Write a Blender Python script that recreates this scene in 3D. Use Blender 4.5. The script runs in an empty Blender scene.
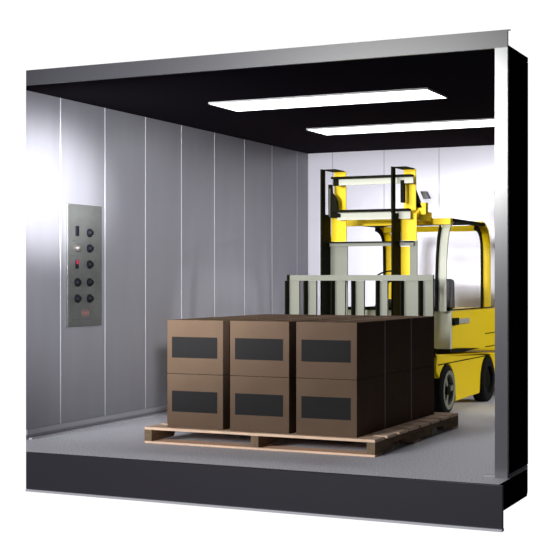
import bpy, bmesh, math, random
from mathutils import Vector, Matrix
random.seed(4)
C = bpy.context.scene
COL = C.collection
R = math.radians

# ------------------------------------------------------------ camera, world, lights
cam_d = bpy.data.cameras.new('camera'); cam = bpy.data.objects.new('camera', cam_d)
COL.objects.link(cam); C.camera = cam
cam_d.sensor_width = 36; cam_d.lens = 1264 * 36 / 560
cam.location = (5.2547, -6.655, 1.1); cam.rotation_euler = (R(90), 0, R(25))
C.view_settings.view_transform = 'Standard'; C.view_settings.look = 'None'
C.view_settings.gamma = 1; C.view_settings.use_curve_mapping = False
C.view_settings.exposure = 0.0

w = bpy.data.worlds.new('studio'); C.world = w; w.use_nodes = True
nt = w.node_tree; nt.nodes.clear()
tc = nt.nodes.new('ShaderNodeTexCoord')
dot = nt.nodes.new('ShaderNodeVectorMath'); dot.operation = 'DOT_PRODUCT'
dot.inputs[1].default_value = (-math.sin(R(25)), math.cos(R(25)), 0)     # white backdrop stands behind the car
mr = nt.nodes.new('ShaderNodeMapRange'); mr.inputs[1].default_value = .81; mr.inputs[2].default_value = .87
mix = nt.nodes.new('ShaderNodeMix'); mix.data_type = 'RGBA'
mix.inputs[6].default_value = (.03, .03, .034, 1); mix.inputs[7].default_value = (1.06, 1.06, 1.06, 1)
bg = nt.nodes.new('ShaderNodeBackground'); ow = nt.nodes.new('ShaderNodeOutputWorld')
L = nt.links
L.new(tc.outputs['Generated'], dot.inputs[0]); L.new(dot.outputs['Value'], mr.inputs[0])
L.new(mr.outputs[0], mix.inputs[0]); L.new(mix.outputs[2], bg.inputs[0]); L.new(bg.outputs[0], ow.inputs[0])

def area(name, loc, target, sx, sy, power, color=(1, 1, 1)):
    d = bpy.data.lights.new(name, 'AREA'); d.shape = 'RECTANGLE'; d.size = sx; d.size_y = sy
    d.energy = power; d.color = color
    o = bpy.data.objects.new(name, d); COL.objects.link(o); o.location = loc
    o.rotation_euler = (Vector(target) - Vector(loc)).to_track_quat('-Z', 'Y').to_euler()
    return o
area('studio_key_light', (-1.6, -12.1, 3.5), (1.8, 2, 1.6), 3.0, 1.7, 1500)
sp = bpy.data.lights.new('added_forklift_spot', 'SPOT'); sp.energy = 900; sp.spot_size = R(26); sp.spot_blend = .6; sp.shadow_soft_size = .25  # added lamp outside the car, brightens only the forklift side
so = bpy.data.objects.new('added_forklift_spot', sp); COL.objects.link(so); so.location = (7.4, 5.6, 2.4)
so.rotation_euler = (Vector((2.1, 4.1, .55)) - so.location).to_track_quat('-Z', 'Y').to_euler()

def spot(name, loc, target, power, ang, blend, rad):
    sp = bpy.data.lights.new(name, 'SPOT'); sp.energy = power; sp.spot_size = R(ang); sp.spot_blend = blend; sp.shadow_soft_size = rad
    so = bpy.data.objects.new(name, sp); COL.objects.link(so); so.location = loc
    so.rotation_euler = (Vector(target) - so.location).to_track_quat('-Z', 'Y').to_euler()
spot('added_wall_spot', (5.0, -5.5, 2.0), (0, .68, 1.74), 19000, 8.5, 1, .15)  # added lamp, its pool of light imitates a highlight on the left wall
spot('added_wall_wash', (5.0, -5.5, 2.0), (0, 1.3, 1.45), 4700, 24, 1, .2)  # added lamp out of view, brightens the left wall
spot('added_rear_wash', (1.3, -14.0, 2.1), (1.15, 5.3, 1.75), 9500, 12, .5, .5)  # added lamp out of view, brightens the rear wall

# ------------------------------------------------------------ materials
def mat(name, col, rough=.5, metal=0.0, spec=.5, noise=None, emit=None):
    m = bpy.data.materials.new(name); m.use_nodes = True
    n = m.node_tree; b = n.nodes['Principled BSDF']
    b.inputs['Base Color'].default_value = (*col, 1); b.inputs['Roughness'].default_value = rough
    b.inputs['Metallic'].default_value = metal; b.inputs['Specular IOR Level'].default_value = spec
    if emit:
        b.inputs['Emission Color'].default_value = (*emit[0], 1); b.inputs['Emission Strength'].default_value = emit[1]
    if noise:
        sc, amt, stretch = noise
        t = n.nodes.new('ShaderNodeTexCoord'); mp = n.nodes.new('ShaderNodeMapping')
        mp.inputs['Scale'].default_value = stretch
        nz = n.nodes.new('ShaderNodeTexNoise'); nz.inputs['Scale'].default_value = sc; nz.inputs['Detail'].default_value = 3
        r = n.nodes.new('ShaderNodeMapRange'); r.inputs[1].default_value = .3; r.inputs[2].default_value = .7
        r.inputs[3].default_value = 1 - amt; r.inputs[4].default_value = 1 + amt
        mu = n.nodes.new('ShaderNodeVectorMath'); mu.operation = 'SCALE'; mu.inputs[0].default_value = col
        n.links.new(t.outputs['Object'], mp.inputs[0]); n.links.new(mp.outputs[0], nz.inputs[0])
        n.links.new(nz.outputs[0], r.inputs[0]); n.links.new(r.outputs[0], mu.inputs['Scale'])
        n.links.new(mu.outputs[0], b.inputs['Base Color'])
    return m
M = dict(
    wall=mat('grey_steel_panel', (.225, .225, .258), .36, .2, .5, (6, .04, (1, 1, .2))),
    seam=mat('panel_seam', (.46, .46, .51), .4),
    back=mat('lit_steel_panel', (.76, .755, .86), .30, .1, .5),  # paler than the left wall: frontal light put into the base colour
    backseam=mat('back_seam', (.45, .45, .5), .5),
    ceil=mat('black_ceiling', (.026, .022, .030), .3, 0, 0.0),
    floor=mat('speckled_floor', (.66, .66, .72), .6, 0, .3, (100, .40, (1, 1, 1))),
    base=mat('baseboard_grey', (.30, .30, .33), .5),
    cove=mat('light_trim', (.46, .46, .51), .4),
    jamb=mat('brushed_jamb', (.10, .10, .112), .2, 0, .8),
    header=mat('brushed_header', (.022, .022, .027), .3, 0, .35),
    sill=mat('dark_sill', (.024, .022, .031), .5, 0, .2),
    lip=mat('bright_lip', (.55, .55, .60), .35, .3),
    ext=mat('black_exterior', (.003, .003, .003), .9, 0, 0.0),
    lamp=mat('lamp_diffuser', (.9, .9, .9), .5, emit=((1, .99, 1), 6.0)),
    lframe=mat('lamp_frame', (.6, .6, .62), .4),
    plate=mat('control_plate', (.10, .106, .104), .38, .3, .5, (9, .12, (1, 1, 1))),
    knob=mat('knob_black', (.006, .006, .01), .6, 0, .1),
    silver=mat('knob_silver', (.09, .085, .08), .4, .3),
    red=mat('switch_red', (.22, .01, .03), .5),
    mark=mat('engraved_marks', (.07, .07, .075), .6),
    logo=mat('logo_red', (.22, .09, .09), .6),
    carton=mat('carton_brown', (.125, .085, .060), .8, 0, .0, (5, .06, (1, 1, 1))),
    label=mat('carton_label', (.016, .016, .017), .7, 0, .1),
    edgelight=mat('lit_edge', (.22, .20, .18), .5),
    tape=mat('carton_tape', (.11, .07, .045), .5),
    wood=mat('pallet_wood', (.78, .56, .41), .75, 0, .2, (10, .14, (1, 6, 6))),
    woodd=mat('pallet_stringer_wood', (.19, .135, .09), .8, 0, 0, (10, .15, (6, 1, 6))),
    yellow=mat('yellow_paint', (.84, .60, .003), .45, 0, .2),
    cream=mat('cream_paint_and_shade', (.19, .195, .155), .5, 0, .4),  # on the lower mast this tone paints in how the light falls
    pale=mat('lit_cream_paint', (.50, .51, .42), .5, 0, .4),  # lit copy of the cream, for the brighter crossbars, pillars and cowl
    black=mat('black_steel', (.008, .008, .004), .7, 0, .05),
    rubber=mat('tyre_rubber', (.008, .008, .008), .8, 0, .1),
    seat=mat('seat_vinyl', (.035, .035, .045), .6),
    glass=mat('lamp_lens', (.42, .42, .36), .25),
    darkgrey=mat('work_lamp_grey', (.07, .07, .09), .5),
)

# ------------------------------------------------------------ helpers
def box(bm, x0, x1, y0, y1, z0, z1, mi=0):
    x0, x1 = sorted((x0, x1)); y0, y1 = sorted((y0, y1)); z0, z1 = sorted((z0, z1))
    vs = [bm.verts.new(p) for p in ((x0,y0,z0),(x1,y0,z0),(x1,y1,z0),(x0,y1,z0),(x0,y0,z1),(x1,y0,z1),(x1,y1,z1),(x0,y1,z1))]
    for f in ((3,2,1,0),(4,5,6,7),(0,1,5,4),(1,2,6,5),(2,3,7,6),(3,0,4,7)):
        bm.faces.new([vs[i] for i in f]).material_index = mi
def prism(bm, pts, axis, a, b, mi=0):
    """closed outline pts extruded along axis from a to b; pts in the other two axes (in xyz order)"""
    def p3(p, t):
        return {'x': (t, p[0], p[1]), 'y': (p[0], t, p[1]), 'z': (p[0], p[1], t)}[axis]
    A = [bm.verts.new(p3(p, a)) for p in pts]; B = [bm.verts.new(p3(p, b)) for p in pts]
    n = len(pts)
    bm.faces.new(A[::-1]).material_index = mi; bm.faces.new(B).material_index = mi
    for i in range(n):
        bm.faces.new((A[i], A[(i+1) % n], B[(i+1) % n], B[i])).material_index = mi
def ribbon(bm, path, axis, a, b, th, side=1, mi=0):
    """a strip following path (in the plane across axis), thickness th to one side, spanning a..b along axis"""
    n = len(path); nor = []
    for i in range(n):
        p, q = Vector(path[max(i-1, 0)]), Vector(path[min(i+1, n-1)])
        d = (q - p).normalized(); nor.append(Vector((-d.y, d.x)) * th * side)
    pts = [tuple(p) for p in path] + [tuple(Vector(path[i]) + nor[i]) for i in range(n-1, -1, -1)]
    prism(bm, pts, axis, a, b, mi)
def lathe(bm, prof, c, axis='x', n=32, mi=0):
    """prof: (t along axis, radius) closed loop or open between zero radii"""
    rings = []
    for t, r in prof:
        ring = []
        for k in range(n):
            a = 2 * math.pi * k / n; u, v = r * math.cos(a), r * math.sin(a)
            p = {'x': (t, u, v), 'y': (u, t, v), 'z': (u, v, t)}[axis]
            ring.append(bm.verts.new((p[0]+c[0], p[1]+c[1], p[2]+c[2])))
        rings.append(ring)
    for i in range(len(rings)-1):
        for k in range(n):
            bm.faces.new((rings[i][k], rings[i][(k+1) % n], rings[i+1][(k+1) % n], rings[i+1][k])).material_index = mi
    bm.faces.new(rings[0][::-1]).material_index = mi; bm.faces.new(rings[-1]).material_index = mi
def ringl(bm, prof, c, axis='x', n=40, mi=0):
    lst = list(prof); rings = []
    for t, r in lst:
        ring = []
        for k in range(n):
            a = 2 * math.pi * k / n; u, v = r * math.cos(a), r * math.sin(a)
            p = {'x': (t, u, v), 'y': (u, t, v), 'z': (u, v, t)}[axis]
            ring.append(bm.verts.new((p[0]+c[0], p[1]+c[1], p[2]+c[2])))
        rings.append(ring)
    m = len(rings)
    for i in range(m):
        for k in range(n):
            bm.faces.new((rings[i][k], rings[i][(k+1) % n], rings[(i+1) % m][(k+1) % n], rings[(i+1) % m][k])).material_index = mi
def obj(name, bm, mats, parent=None, bevel=0, smooth=False):
    bmesh.ops.recalc_face_normals(bm, faces=bm.faces)
    me = bpy.data.meshes.new(name); bm.to_mesh(me); bm.free()
    if not isinstance(mats, (list, tuple)): mats = [mats]
    for m in mats: me.materials.append(m)
    o = bpy.data.objects.new(name, me); COL.objects.link(o)
    if parent: o.parent = parent
    if smooth:
        for p in me.polygons: p.use_smooth = len(p.vertices) == 4
        try: me.set_sharp_from_angle(angle=R(40))
        except Exception: pass
    if bevel:
        b = o.modifiers.new('bevel', 'BEVEL'); b.width = bevel; b.segments = 2; b.limit_method = 'ANGLE'; b.angle_limit = R(40)
    return o
def N(): return bmesh.new()
def struct(name, bm, mats, label=None, bevel=0):
    o = obj(name, bm, mats, None, bevel); o['kind'] = 'structure'
    if label: o['label'] = label
    return o
def thing(name, label, cat, loc=(0, 0, 0), group=None):
    o = bpy.data.objects.new(name, None); COL.objects.link(o); o.location = loc; o.empty_display_size = .1
    o['label'] = label; o['category'] = cat
    if group: o['group'] = group
    return o
def shift(bm, loc):
    bmesh.ops.translate(bm, verts=bm.verts, vec=(-loc[0], -loc[1], -loc[2])); return bm

# ------------------------------------------------------------ the lift car
W, D, H = 3.40, 5.30, 2.405
bm = N()      # left wall: steel panels with bright joint strips
seams = [.891, 1.473, 2.065, 2.649, 3.242, 3.834, 4.43, 5.021]
ed = [.482] + seams + [D + .03]
prism(bm, [(-.04, .592), (0, .482), (0, .891), (-.04, .891)], 'z', 0, H + .03)
for a, b in zip(ed[1:-1], ed[2:]): box(bm, -.04, 0, a, b, 0, H + .03)
for s in seams: box(bm, 0, .0025, s - .0042, s + .0042, .07, H, 1)
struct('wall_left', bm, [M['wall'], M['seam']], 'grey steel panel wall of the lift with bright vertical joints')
bm = N()
box(bm, 0, 2.20, D, D + .03, 0, H + .03)
for s in (.274, .834, 1.41, 1.974): box(bm, s - .004, s + .004, D - .002, D, .0, H, 1)
struct('wall_back', bm, [M['back'], M['backseam']], 'pale-lit shiny rear wall of the lift behind the forklift')
bm = N()      # right wall: front portion only, the car is shown cut away
box(bm, 3.385, 3.405, .25, .768, 0, 2.40)
struct('wall_right', bm, M['ext'], 'black outer side wall of the lift car')
bm = N(); box(bm, 3.33, 3.410, .25, .80, 2.40, 2.425)
struct('trim_1', bm, M['ext'], 'black cap strip on top of the side wall')
bm = N(); box(bm, 3.385, 3.405, .768, .822, -.0, 2.40)
struct('trim_2', bm, M['ext'], 'dark rear edge strip of the side wall')
bm = N()      # floor platform
prism(bm, [(.355, .0), (3.45, .0), (3.45, .615), (3.412, .785), (3.38, .822), (2.20, D + .03), (-.04, D + .03), (-.04, .592), (0, .482)], 'z', -.156, 0)
for f in bm.faces:
    if abs(f.calc_center_median().z) > .01: f.material_index = 1
struct('floor', bm, [M['floor'], M['ext']], 'grey speckled lift floor')
bm = N()      # ceiling
prism(bm, [(.182, .235), (3.36, .235), (3.36, .87), (2.20, D + .03), (-.04, D + .03), (-.04, .592), (0, .482)], 'z', H, H + .03)
struct('ceiling', bm, M['ceil'], 'black glossy lift ceiling')
bm = N(); box(bm, 0, .012, .482, D, .035, .07)
struct('baseboard_left', bm, M['base'], 'grey base strip along the left wall')
bm = N(); box(bm, 0, .03, .51, D, 0, .012)
struct('trim_3', bm, M['cove'], 'bright strip where left wall meets floor')
bm = N(); prism(bm, [(.197, .215), (3.44, .215), (3.44, .235), (.182, .235)], 'z', 2.389, 2.487); box(bm, 3.44, 3.455, .215, .225, 2.48, 2.487)
struct('trim_4', bm, M['header'], 'grey steel header across the top of the lift opening')
bm = N(); box(bm, 3.368, 3.44, .215, .245, 0.0, 2.389)
struct('trim_5', bm, M['jamb'], 'grey steel door jamb at the right of the opening')
bm = N(); box(bm, 3.30, 3.368, .235, .26, 0, .012)
struct('trim_6', bm, M['base'], 'small bright foot plate beside the jamb')
bm = N(); prism(bm, [(.377, -.03), (3.475, -.03), (3.475, 0), (.355, 0)], 'z', -.232, -.002)
struct('trim_7', bm, M['sill'], 'dark front sill plate under the floor')
bm = N(); box(bm, .384, 3.478, -.045, -.0, -.246, -.232)
struct('trim_8', bm, M['lip'], 'bright lower lip of the front sill')

# ------------------------------------------------------------ ceiling lights
def ceiling_light(x0, x1, y0, y1, label):
    loc = ((x0+x1)/2, (y0+y1)/2, H)
    t = thing('ceiling_light', label, 'ceiling light', loc, 'lit panels in the lift ceiling')
    b = N(); z0, z1 = H - .014, H
    box(b, x0-.004, x1+.004, y0-.004, y0, z0, z1); box(b, x0-.004, x1+.004, y1, y1+.004, z0, z1)
    box(b, x0-.004, x0, y0, y1, z0, z1); box(b, x1, x1+.004, y0, y1, z0, z1)
    obj('frame', shift(b, loc), M['lframe'], t)
    b = N(); box(b, x0, x1, y0, y1, H - .010, H); obj('diffuser', shift(b, loc), M['lamp'], t)
ceiling_light(.862, 2.535, 1.535, 1.985, 'long white lit panel in the ceiling nearer the lift opening')
ceiling_light(.868, 2.535, 3.30, 3.74, 'long white lit panel in the ceiling above the forklift')

# ------------------------------------------------------------ control panel
P0 = (0, 1.18, 1.2)
t = thing('control_panel', 'tall brushed steel lift control panel on the left wall', 'control panel', P0)
b = N(); box(b, 0, .018, .959, 1.404, .761, 1.653); plate = obj('face_plate', shift(b, P0), M['plate'], t, .003)
for y in (.985, 1.378):
    for z in (.80, 1.61):
        b = N(); lathe(b, [(.018, .008), (.021, .008), (.022, .005)], (0, y, z), 'x', 12); obj('screw', shift(b, P0), M['silver'], t)
rowz = [1.449, 1.333, 1.215, 1.083, .964]
YL, YR = 1.070, 1.230
def knob(y, z, m, r=.031):
    b = N(); lathe(b, [(.018, r), (.030, r), (.034, r*.8), (.050, r*.55), (.052, r*.4)], (0, y, z), 'x', 24)
    return obj('button', shift(b, P0), m, t, smooth=True)
b = N(); box(b, .018, .028, YL-.019, YL+.019, rowz[0]-.028, rowz[0]+.045); obj('key_slot', shift(b, P0), M['knob'], t, .003)
knob(YL, rowz[1], M['silver'])
b = N(); box(b, .018, .024, YL-.018, YL+.018, rowz[2]-.032, rowz[2]+.032); sw = obj('rocker_switch', shift(b, P0), M['knob'], t)
b = N(); box(b, .024, .032, YL-.013, YL+.013, rowz[2]+.0, rowz[2]+.03); obj('toggle', shift(b, P0), M['red'], sw)
knob(YL, rowz[3], M['knob']); knob(YL, rowz[4], M['knob'])
for z in rowz: knob(YR, z, M['knob'])
b = N()
marks = [(YL, 1.515, .02), (YL, 1.385, .05), (YL, 1.275, .09), (YL, 1.155, .03), (1.17, 1.025, .13), (1.03, rowz[4], .05), (1.03, rowz[3], .03),
         (1.345, rowz[0]+.012, .028), (1.345, rowz[0]-.012, .028), (1.35, rowz[1]+.012, .03), (1.35, rowz[1]-.012, .03),
         (1.345, rowz[2]+.03, .028), (1.35, rowz[3], .05), (1.345, rowz[4], .07), (1.10, .813, .10), (1.24, .813, .11)]
for y, z, wd in marks:
    b = N(); box(b, .018, .0188, y-.033-wd/2, y-.033+wd/2, z-.004, z+.004); obj('engraved_mark', shift(b, P0), M['mark'], t)
b = N()
ringl(b, [(.018, .05), (.0192, .05), (.0192, .043), (.018, .043)], (0, 0, 0), 'x', 28)
for k in (-.02, 0, .02): box(b, .018, .0192, k-.007, k+.007, -.022, .022)
for v in b.verts: v.co.z *= .5
bmesh.ops.translate(b, verts=b.verts, vec=(0, 1.18, .857)); obj('oval_emblem', shift(b, P0), M['logo'], t)

# ------------------------------------------------------------ pallet
PX0, PX1, PY0, PY1 = .815, 2.475, .70, 2.45
PL = (1.645, 1.575, 0)
pal = thing('wooden_pallet', 'wooden pallet on the lift floor under the cartons', 'pallet', PL)
nb = 8; pitch = (PY1 - PY0 + .05) / nb
for i in range(nb):
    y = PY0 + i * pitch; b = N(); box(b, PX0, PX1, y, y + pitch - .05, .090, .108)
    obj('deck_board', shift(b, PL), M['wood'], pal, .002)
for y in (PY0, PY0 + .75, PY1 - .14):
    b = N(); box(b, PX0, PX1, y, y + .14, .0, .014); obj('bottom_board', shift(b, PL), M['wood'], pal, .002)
for x in (PX0, 1.615, PX1 - .055):
    b = N(); L_ = PY1 - PY0
    pts = [(PY0, .014), (PY0 + .30, .014)]
    for c0 in (PY0 + .30, PY0 + 1.12):
        pts += [(c0, .014), (c0 + .03, .055), (c0 + .27, .055), (c0 + .30, .014)]
    pts += [(PY1, .014), (PY1, .090), (PY0, .090)]
    q = []
    for p in pts:
        if not q or q[-1] != p: q.append(p)
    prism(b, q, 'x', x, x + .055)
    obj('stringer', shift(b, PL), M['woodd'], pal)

# ------------------------------------------------------------ cartons
cols = [(.962, 1.386), (1.438, 1.866), (1.916, 2.335)]
rows = [(.750, 1.243), (1.250, 1.773), (1.780, 2.310)]
levels = [.109, .4715]
BH = .3605
xw = ['left', 'middle', 'right']
yw = ['front row', 'middle row', 'back row']
zw = ['lower', 'upper']
protos = {}
def copy_tree(o, skip='-'):
    c = o.copy(); COL.objects.link(c)
    for ch in list(o.children):
        if ch.name.startswith(skip): continue
        d = ch.copy(); COL.objects.link(d); d.parent = c
    return c
def make_carton():
    t = thing('cardboard_box', '', 'box'); wx, wy = .424, .493
    b = N(); box(b, -wx/2, wx/2, 0, wy, 0, BH); obj('carton', b, M['carton'], t, .003)
    b = N(); box(b, -.174, .170, -.0015, 0.001, .107, .247); obj('front_label', b, M['label'], t)
    b = N(); box(b, wx/2-.001, wx/2+.0012, 0, .014, 0, BH); obj('lit_edge', b, M['edgelight'], t)  # pale strip painted in for light catching the carton's front edge
    b = N(); box(b, -.006, .006, .0, wy, BH, BH + .0008); obj('lid_seam', b, M['tape'], t)
    return t
p0 = make_carton(); first = True
for li, z in enumerate(levels):
    for ri, (y0, y1) in enumerate(rows):
        for ci, (x0, x1) in enumerate(cols):
            o = p0 if first else copy_tree(p0, 'lit_edge' if ri == 0 else 'front_label'); first = False
            o.location = ((x0+x1)/2, y0, z); o.scale = ((x1-x0)/.424, (y1-y0)/.493, 1)
            o['label'] = '%s brown cardboard box%s, %s column, %s of the pallet' % (zw[li], ' with black label' if ri == 0 else '', xw[ci], yw[ri])
            o['group'] = 'brown cartons stacked on the pallet'

# ------------------------------------------------------------ forklift
FL = (1.6, 3.9, 0)
fk = thing('forklift', 'yellow counterbalance forklift with mast shaded in cream behind the loaded pallet', 'forklift', FL)
def part(name, bm, mats, parent=None, bevel=0, smooth=False):
    return obj(name, shift(bm, FL), mats, parent or fk, bevel, smooth)
# load backrest: top rail and open angle bars, black web on the left, cream back plate
b = N(); box(b, .985, 2.21, 2.66, 2.69, 1.095, 1.139, 0); box(b, .985, .997, 2.63, 2.69, 1.095, 1.142, 1)
part('backrest_rail', b, [M['cream'], M['black']])
for x0, x1 in ((.985, 1.075), (1.150, 1.225), (1.385, 1.475), (1.560, 1.635), (1.765, 1.832), (1.965, 2.085), (2.120, 2.205)):
    b = N(); box(b, x0 - .006, x0 + .004, 2.605, 2.70, .10, 1.094, 1); box(b, x0 + .004, x1, 2.675, 2.70, .10, 1.094, 0)
    part('backrest_bar', b, [M['cream'], M['black']])
for z in (.12, .50):
    b = N(); box(b, .985, 2.205, 2.70, 2.74, z, z + .07); part('carriage_plate', b, M['black'])
for x in (1.25, 1.87):
    b = N(); prism(b, [(2.60, .068), (1.25, .060), (1.25, .055), (2.56, .050), (2.598, .050), (2.599, .066)][::-1] if False else [(1.25, .060), (2.598, .060), (2.598, .083), (1.25, .072)], 'x', x, x + .11)
    box(b, x, x + .11, 2.565, 2.598, .06, .62)
    part('fork', b, M['black'])
# mast: cream below and yellow above, a change of light put into the colour
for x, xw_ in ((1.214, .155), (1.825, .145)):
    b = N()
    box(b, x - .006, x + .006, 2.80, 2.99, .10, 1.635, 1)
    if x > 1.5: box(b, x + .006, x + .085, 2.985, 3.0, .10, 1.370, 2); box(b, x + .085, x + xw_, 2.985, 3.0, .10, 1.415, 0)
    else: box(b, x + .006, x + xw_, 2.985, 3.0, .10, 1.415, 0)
    part('lower_mast_rail', b, [M['cream'], M['black'], M['yellow']])
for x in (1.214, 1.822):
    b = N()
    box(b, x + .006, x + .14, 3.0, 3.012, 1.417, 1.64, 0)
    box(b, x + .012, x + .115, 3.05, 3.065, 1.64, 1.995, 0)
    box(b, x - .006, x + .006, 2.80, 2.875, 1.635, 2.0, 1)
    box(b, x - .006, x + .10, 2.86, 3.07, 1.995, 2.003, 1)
    part('upper_mast_rail', b, [M['yellow'], M['black']])
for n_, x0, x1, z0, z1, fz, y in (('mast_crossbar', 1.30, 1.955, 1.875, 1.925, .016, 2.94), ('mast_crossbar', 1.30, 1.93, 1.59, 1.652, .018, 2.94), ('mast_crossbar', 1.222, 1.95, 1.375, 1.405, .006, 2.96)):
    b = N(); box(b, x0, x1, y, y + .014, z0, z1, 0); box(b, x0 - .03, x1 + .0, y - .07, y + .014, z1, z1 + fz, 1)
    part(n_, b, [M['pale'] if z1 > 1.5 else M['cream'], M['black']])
b = N(); box(b, 1.268, 1.312, 2.925, 2.938, 1.87, 1.924); part('crossbar_bolt', b, M['black'])
b = N()
prism(b, [(1.175+.045, 1.884), (1.243, 1.884), (1.248, 1.815), (1.275, 1.79), (1.295, 1.75), (1.300, 1.65), (1.330, 1.64), (1.330, 1.612), (1.222, 1.612)], 'y', 2.935, 2.975)
part('chain_bracket', b, M['black'])
b = N(); box(b, 1.850, 1.878, 2.93, 2.97, 1.72, 1.90); part('chain_bracket', b, M['black'])
b = N(); box(b, 1.235, 1.241, 2.925, 2.934, 1.62, 1.85); part('lift_chain', b, M['cream'])
b = N(); prism(b, [(1.905, 1.83), (1.917, 1.83), (1.975, 1.685), (1.885, 1.685)], 'y', 3.10, 3.13); part('hose_guard', b, M['black'])
b = N(); prism(b, [(1.925, 1.825), (1.97, 1.825), (1.998, 1.765), (1.95, 1.765)], 'y', 3.20, 3.26); part('work_lamp', b, M['darkgrey'])
b = N(); box(b, 1.85, 2.005, 3.10, 3.16, 1.63, 1.725); box(b, 1.90, 1.96, 3.06, 3.40, 1.585, 1.66)
part('mast_bracket', b, M['yellow'])
# tilt cylinders between mast and cowl
for x in (1.33, 1.80):
    b = N(); lathe(b, [(3.0, .02), (3.2, .02), (3.2, .035), (3.40, .035)], (x, 0, .45), 'y', 16); part('tilt_cylinder', b, M['black'], smooth=True)
# upper body
XL, XR = 1.08, 2.12
b = N()
prism(b, [(3.40, .52), (4.86, .44), (4.90, .60), (4.88, .80), (4.82, .845), (3.40, .845)], 'x', XL, XR)
part('upper_body', b, M['yellow'], bevel=.025)
b = N(); prism(b, [(3.375, .53), (3.385, .845), (3.425, .845), (3.425, .53)], 'x', XL, XR + .004)
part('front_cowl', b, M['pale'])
b = N(); box(b, XL, XR + .006, 3.365, 3.43, .846, .872); box(b, XR - .01, XR + .006, 3.43, 4.70, .846, .856)
box(b, XL - .006, XL + .01, 3.43, 4.70, .846, .856)
part('cab_sill', b, M['black'])
b = N(); prism(b, [(3.36, .505), (3.36, .530), (3.60, .528), (4.25, .498), (3.75, .488)], 'x', XR - .05, XR + .006)
box(b, XL, XR, 3.38, 3.42, .505, .530); part('undercut_panel', b, M['black'])
# lower body with wheel arches
def arc(cy, cz, r, a0, a1, n=10):
    return [(cy + r * math.cos(R(a0 + (a1 - a0) * k / n)), cz + r * math.sin(R(a0 + (a1 - a0) * k / n))) for k in range(n + 1)]
b = N()
pts = [(3.02, .37), (3.05, .50), (4.80, .43), (4.88, .40), (4.88, .20)]
pts += arc(4.52, .19, .235, 20, 175, 10)
pts += [(4.27, .095), (3.56, .085)]
pts += arc(3.30, .19, .225, 5, 150, 10)
prism(b, pts[::-1], 'x', XL, XR)
part('lower_body', b, M['yellow'], bevel=.012)
b = N(); box(b, XR - .002, XR + .008, 3.06, 4.55, .415, .422); part('body_groove', b, M['black'])
b = N(); box(b, XR - .002, XR + .003, 4.43, 4.80, .614, .622); box(b, XR - .002, XR + .003, 4.43, 4.80, .494, .502)
part('rear_vent', b, M['black'])
b = N(); box(b, XR, XR + .03, 3.43, 3.55, .725, .785, 1); hl = part('side_lamp', b, [M['glass'], M['black']], bevel=.004)
b = N(); box(b, XR, XR + .022, 3.55, 3.88, .730, .775); obj('lens', shift(b, FL), M['glass'], hl, .006)
# wheels
def wheel(x0, x1, y, r, out=1):
    b = N(); wd = x1 - x0
    ringl(b, [(x0, r*.72), (x0, r*.93), (x0+wd*.12, r), (x1-wd*.12, r), (x1, r*.93), (x1, r*.72)], (0, y, r), 'x', 40)
    wpar = part('wheel', b, M['rubber'], smooth=True)
    b = N()
    ringl(b, [(x0+.01, r*.60), (x0+.01, r*.72), (x1+.004, r*.74), (x1+.008, r*.80), (x1+.012, r*.70), (x1+.004, r*.62)], (0, y, r), 'x', 40)
    obj('rim', shift(b, FL), M['cream'], wpar, smooth=True)
    b = N(); lathe(b, [(x0+.02, r*.6), (x1-.035, r*.6), (x1-.03, .05), (x1, .045), (x1+.01, .03)], (0, y, r), 'x', 24)
    obj('hub', shift(b, FL), M['black'], wpar, smooth=True)
    b = N()
    for k in range(3):
        a = R(35 + 120*k); ca, sa = math.cos(a), math.sin(a)
        pts = [(-.012, .03), (.012, .03), (.028, r*.66), (-.028, r*.66)]
        prism(b, [(y + u*ca - v*sa, r + u*sa + v*ca) for u, v in pts], 'x', x1-.03, x1+.0)
    obj('spokes', shift(b, FL), M['cream'], wpar)
wheel(2.005, 2.135, 3.30, .20); wheel(1.065, 1.195, 3.30, .20)
def rwheel(x0, x1, y, r):
    b = N(); wd = x1 - x0
    lathe(b, [(x0, r*.85), (x0+wd*.12, r), (x1-wd*.12, r), (x1, r*.93), (x1, r*.62), (x1-.03, r*.58)], (0, y, r), 'x', 40)
    wpar = part('wheel', b, M['rubber'], smooth=True)
    b = N(); lathe(b, [(x1-.03, r*.4), (x1-.015, r*.38), (x1-.005, .03)], (0, y, r), 'x', 20); obj('hub', shift(b, FL), M['black'], wpar, smooth=True)
rwheel(2.01, 2.135, 4.52, .20); rwheel(1.065, 1.19, 4.52, .20)
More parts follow.
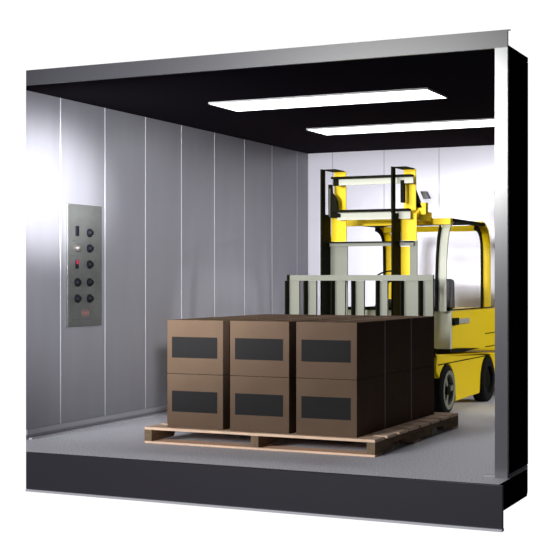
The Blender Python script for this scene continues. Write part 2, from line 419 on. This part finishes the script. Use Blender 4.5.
# overhead guard hoops
def bez(p0, p1, p2, p3, n=8):
    out = []
    for k in range(n + 1):
        t_ = k / n; u = 1 - t_
        out.append((u**3*p0[0]+3*u*u*t_*p1[0]+3*u*t_*t_*p2[0]+t_**3*p3[0], u**3*p0[1]+3*u*u*t_*p1[1]+3*u*t_*t_*p2[1]+t_**3*p3[1]))
    return out
fp = [(3.27, .845), (3.275, 1.1), (3.29, 1.28)] + bez((3.30, 1.33), (3.33, 1.50), (3.40, 1.585), (3.54, 1.61))
rp = bez((4.34, 1.605), (4.50, 1.595), (4.585, 1.54), (4.60, 1.38)) + [(4.605, 1.2), (4.605, .845)]
for x in (2.045, 1.10):
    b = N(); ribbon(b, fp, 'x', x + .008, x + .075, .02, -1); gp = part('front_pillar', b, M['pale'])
    b = N(); ribbon(b, fp[:-4], 'x', x, x + .008, .055, 1); obj('edge_seal', shift(b, FL), M['black'], gp)
    b = N(); ribbon(b, rp, 'x', x + .008, x + .075, .02, 1); gp = part('rear_pillar', b, M['yellow'])
    b = N(); ribbon(b, rp, 'x', x, x + .008, .055, -1); obj('edge_seal', shift(b, FL), M['black'], gp)
for x in (2.045, 1.10):
    b = N(); box(b, x, x + .08, 3.46, 4.42, 1.585, 1.612); part('roof_rail', b, M['black'])
b = N(); box(b, 1.10, 2.125, 3.38, 3.44, 1.56, 1.612); part('front_roof_beam', b, M['yellow'])
b = N(); box(b, 1.18, 2.045, 4.36, 4.44, 1.54, 1.59); part('rear_roof_beam', b, M['yellow'])
for i in range(5):
    y = 3.60 + i * .16; b = N(); box(b, 1.18, 2.045, y, y + .025, 1.59, 1.605); part('roof_bar', b, M['black'])
# seat and steering
b = N(); prism(b, [(4.16, .84), (4.20, 1.09), (4.24, 1.115), (4.29, 1.10), (4.31, .84)], 'x', 1.33, 1.885); st = part('seat_back', b, M['seat'], bevel=.03)
b = N(); box(b, 1.33, 1.86, 3.78, 4.18, .85, .93); part('seat_cushion', b, M['seat'], bevel=.03)
b = N()
sc_ = Vector((1.455, 3.72, 1.13)); 
n1 = 28; n2 = 8; rr = .105; r2 = .008; rings = []
for i in range(n1):
    a = 2*math.pi*i/n1; ring = []
    for j in range(n2):
        c_ = 2*math.pi*j/n2; q = Vector(((rr + r2*math.cos(c_))*math.cos(a), (rr + r2*math.cos(c_))*math.sin(a), r2*math.sin(c_)))
        q.rotate(Matrix.Rotation(R(28), 3, 'X')); ring.append(b.verts.new(q + sc_))
    rings.append(ring)
for i in range(n1):
    for j in range(n2): b.faces.new((rings[i][j], rings[(i+1) % n1][j], rings[(i+1) % n1][(j+1) % n2], rings[i][(j+1) % n2]))
swl = part('steering_wheel', b, M['black'], smooth=True)
b = N(); box(b, 1.36, 1.55, 3.712, 3.728, 1.122, 1.136); obj('spoke', shift(b, FL), M['black'], swl)
b = N(); prism(b, [(3.42, .85), (3.46, .85), (3.735, 1.12), (3.705, 1.125)], 'x', 1.435, 1.475); part('steering_column', b, M['black'])
for ch in list(p0.children):
    if ch.name.startswith('lit_edge'): bpy.data.objects.remove(ch)
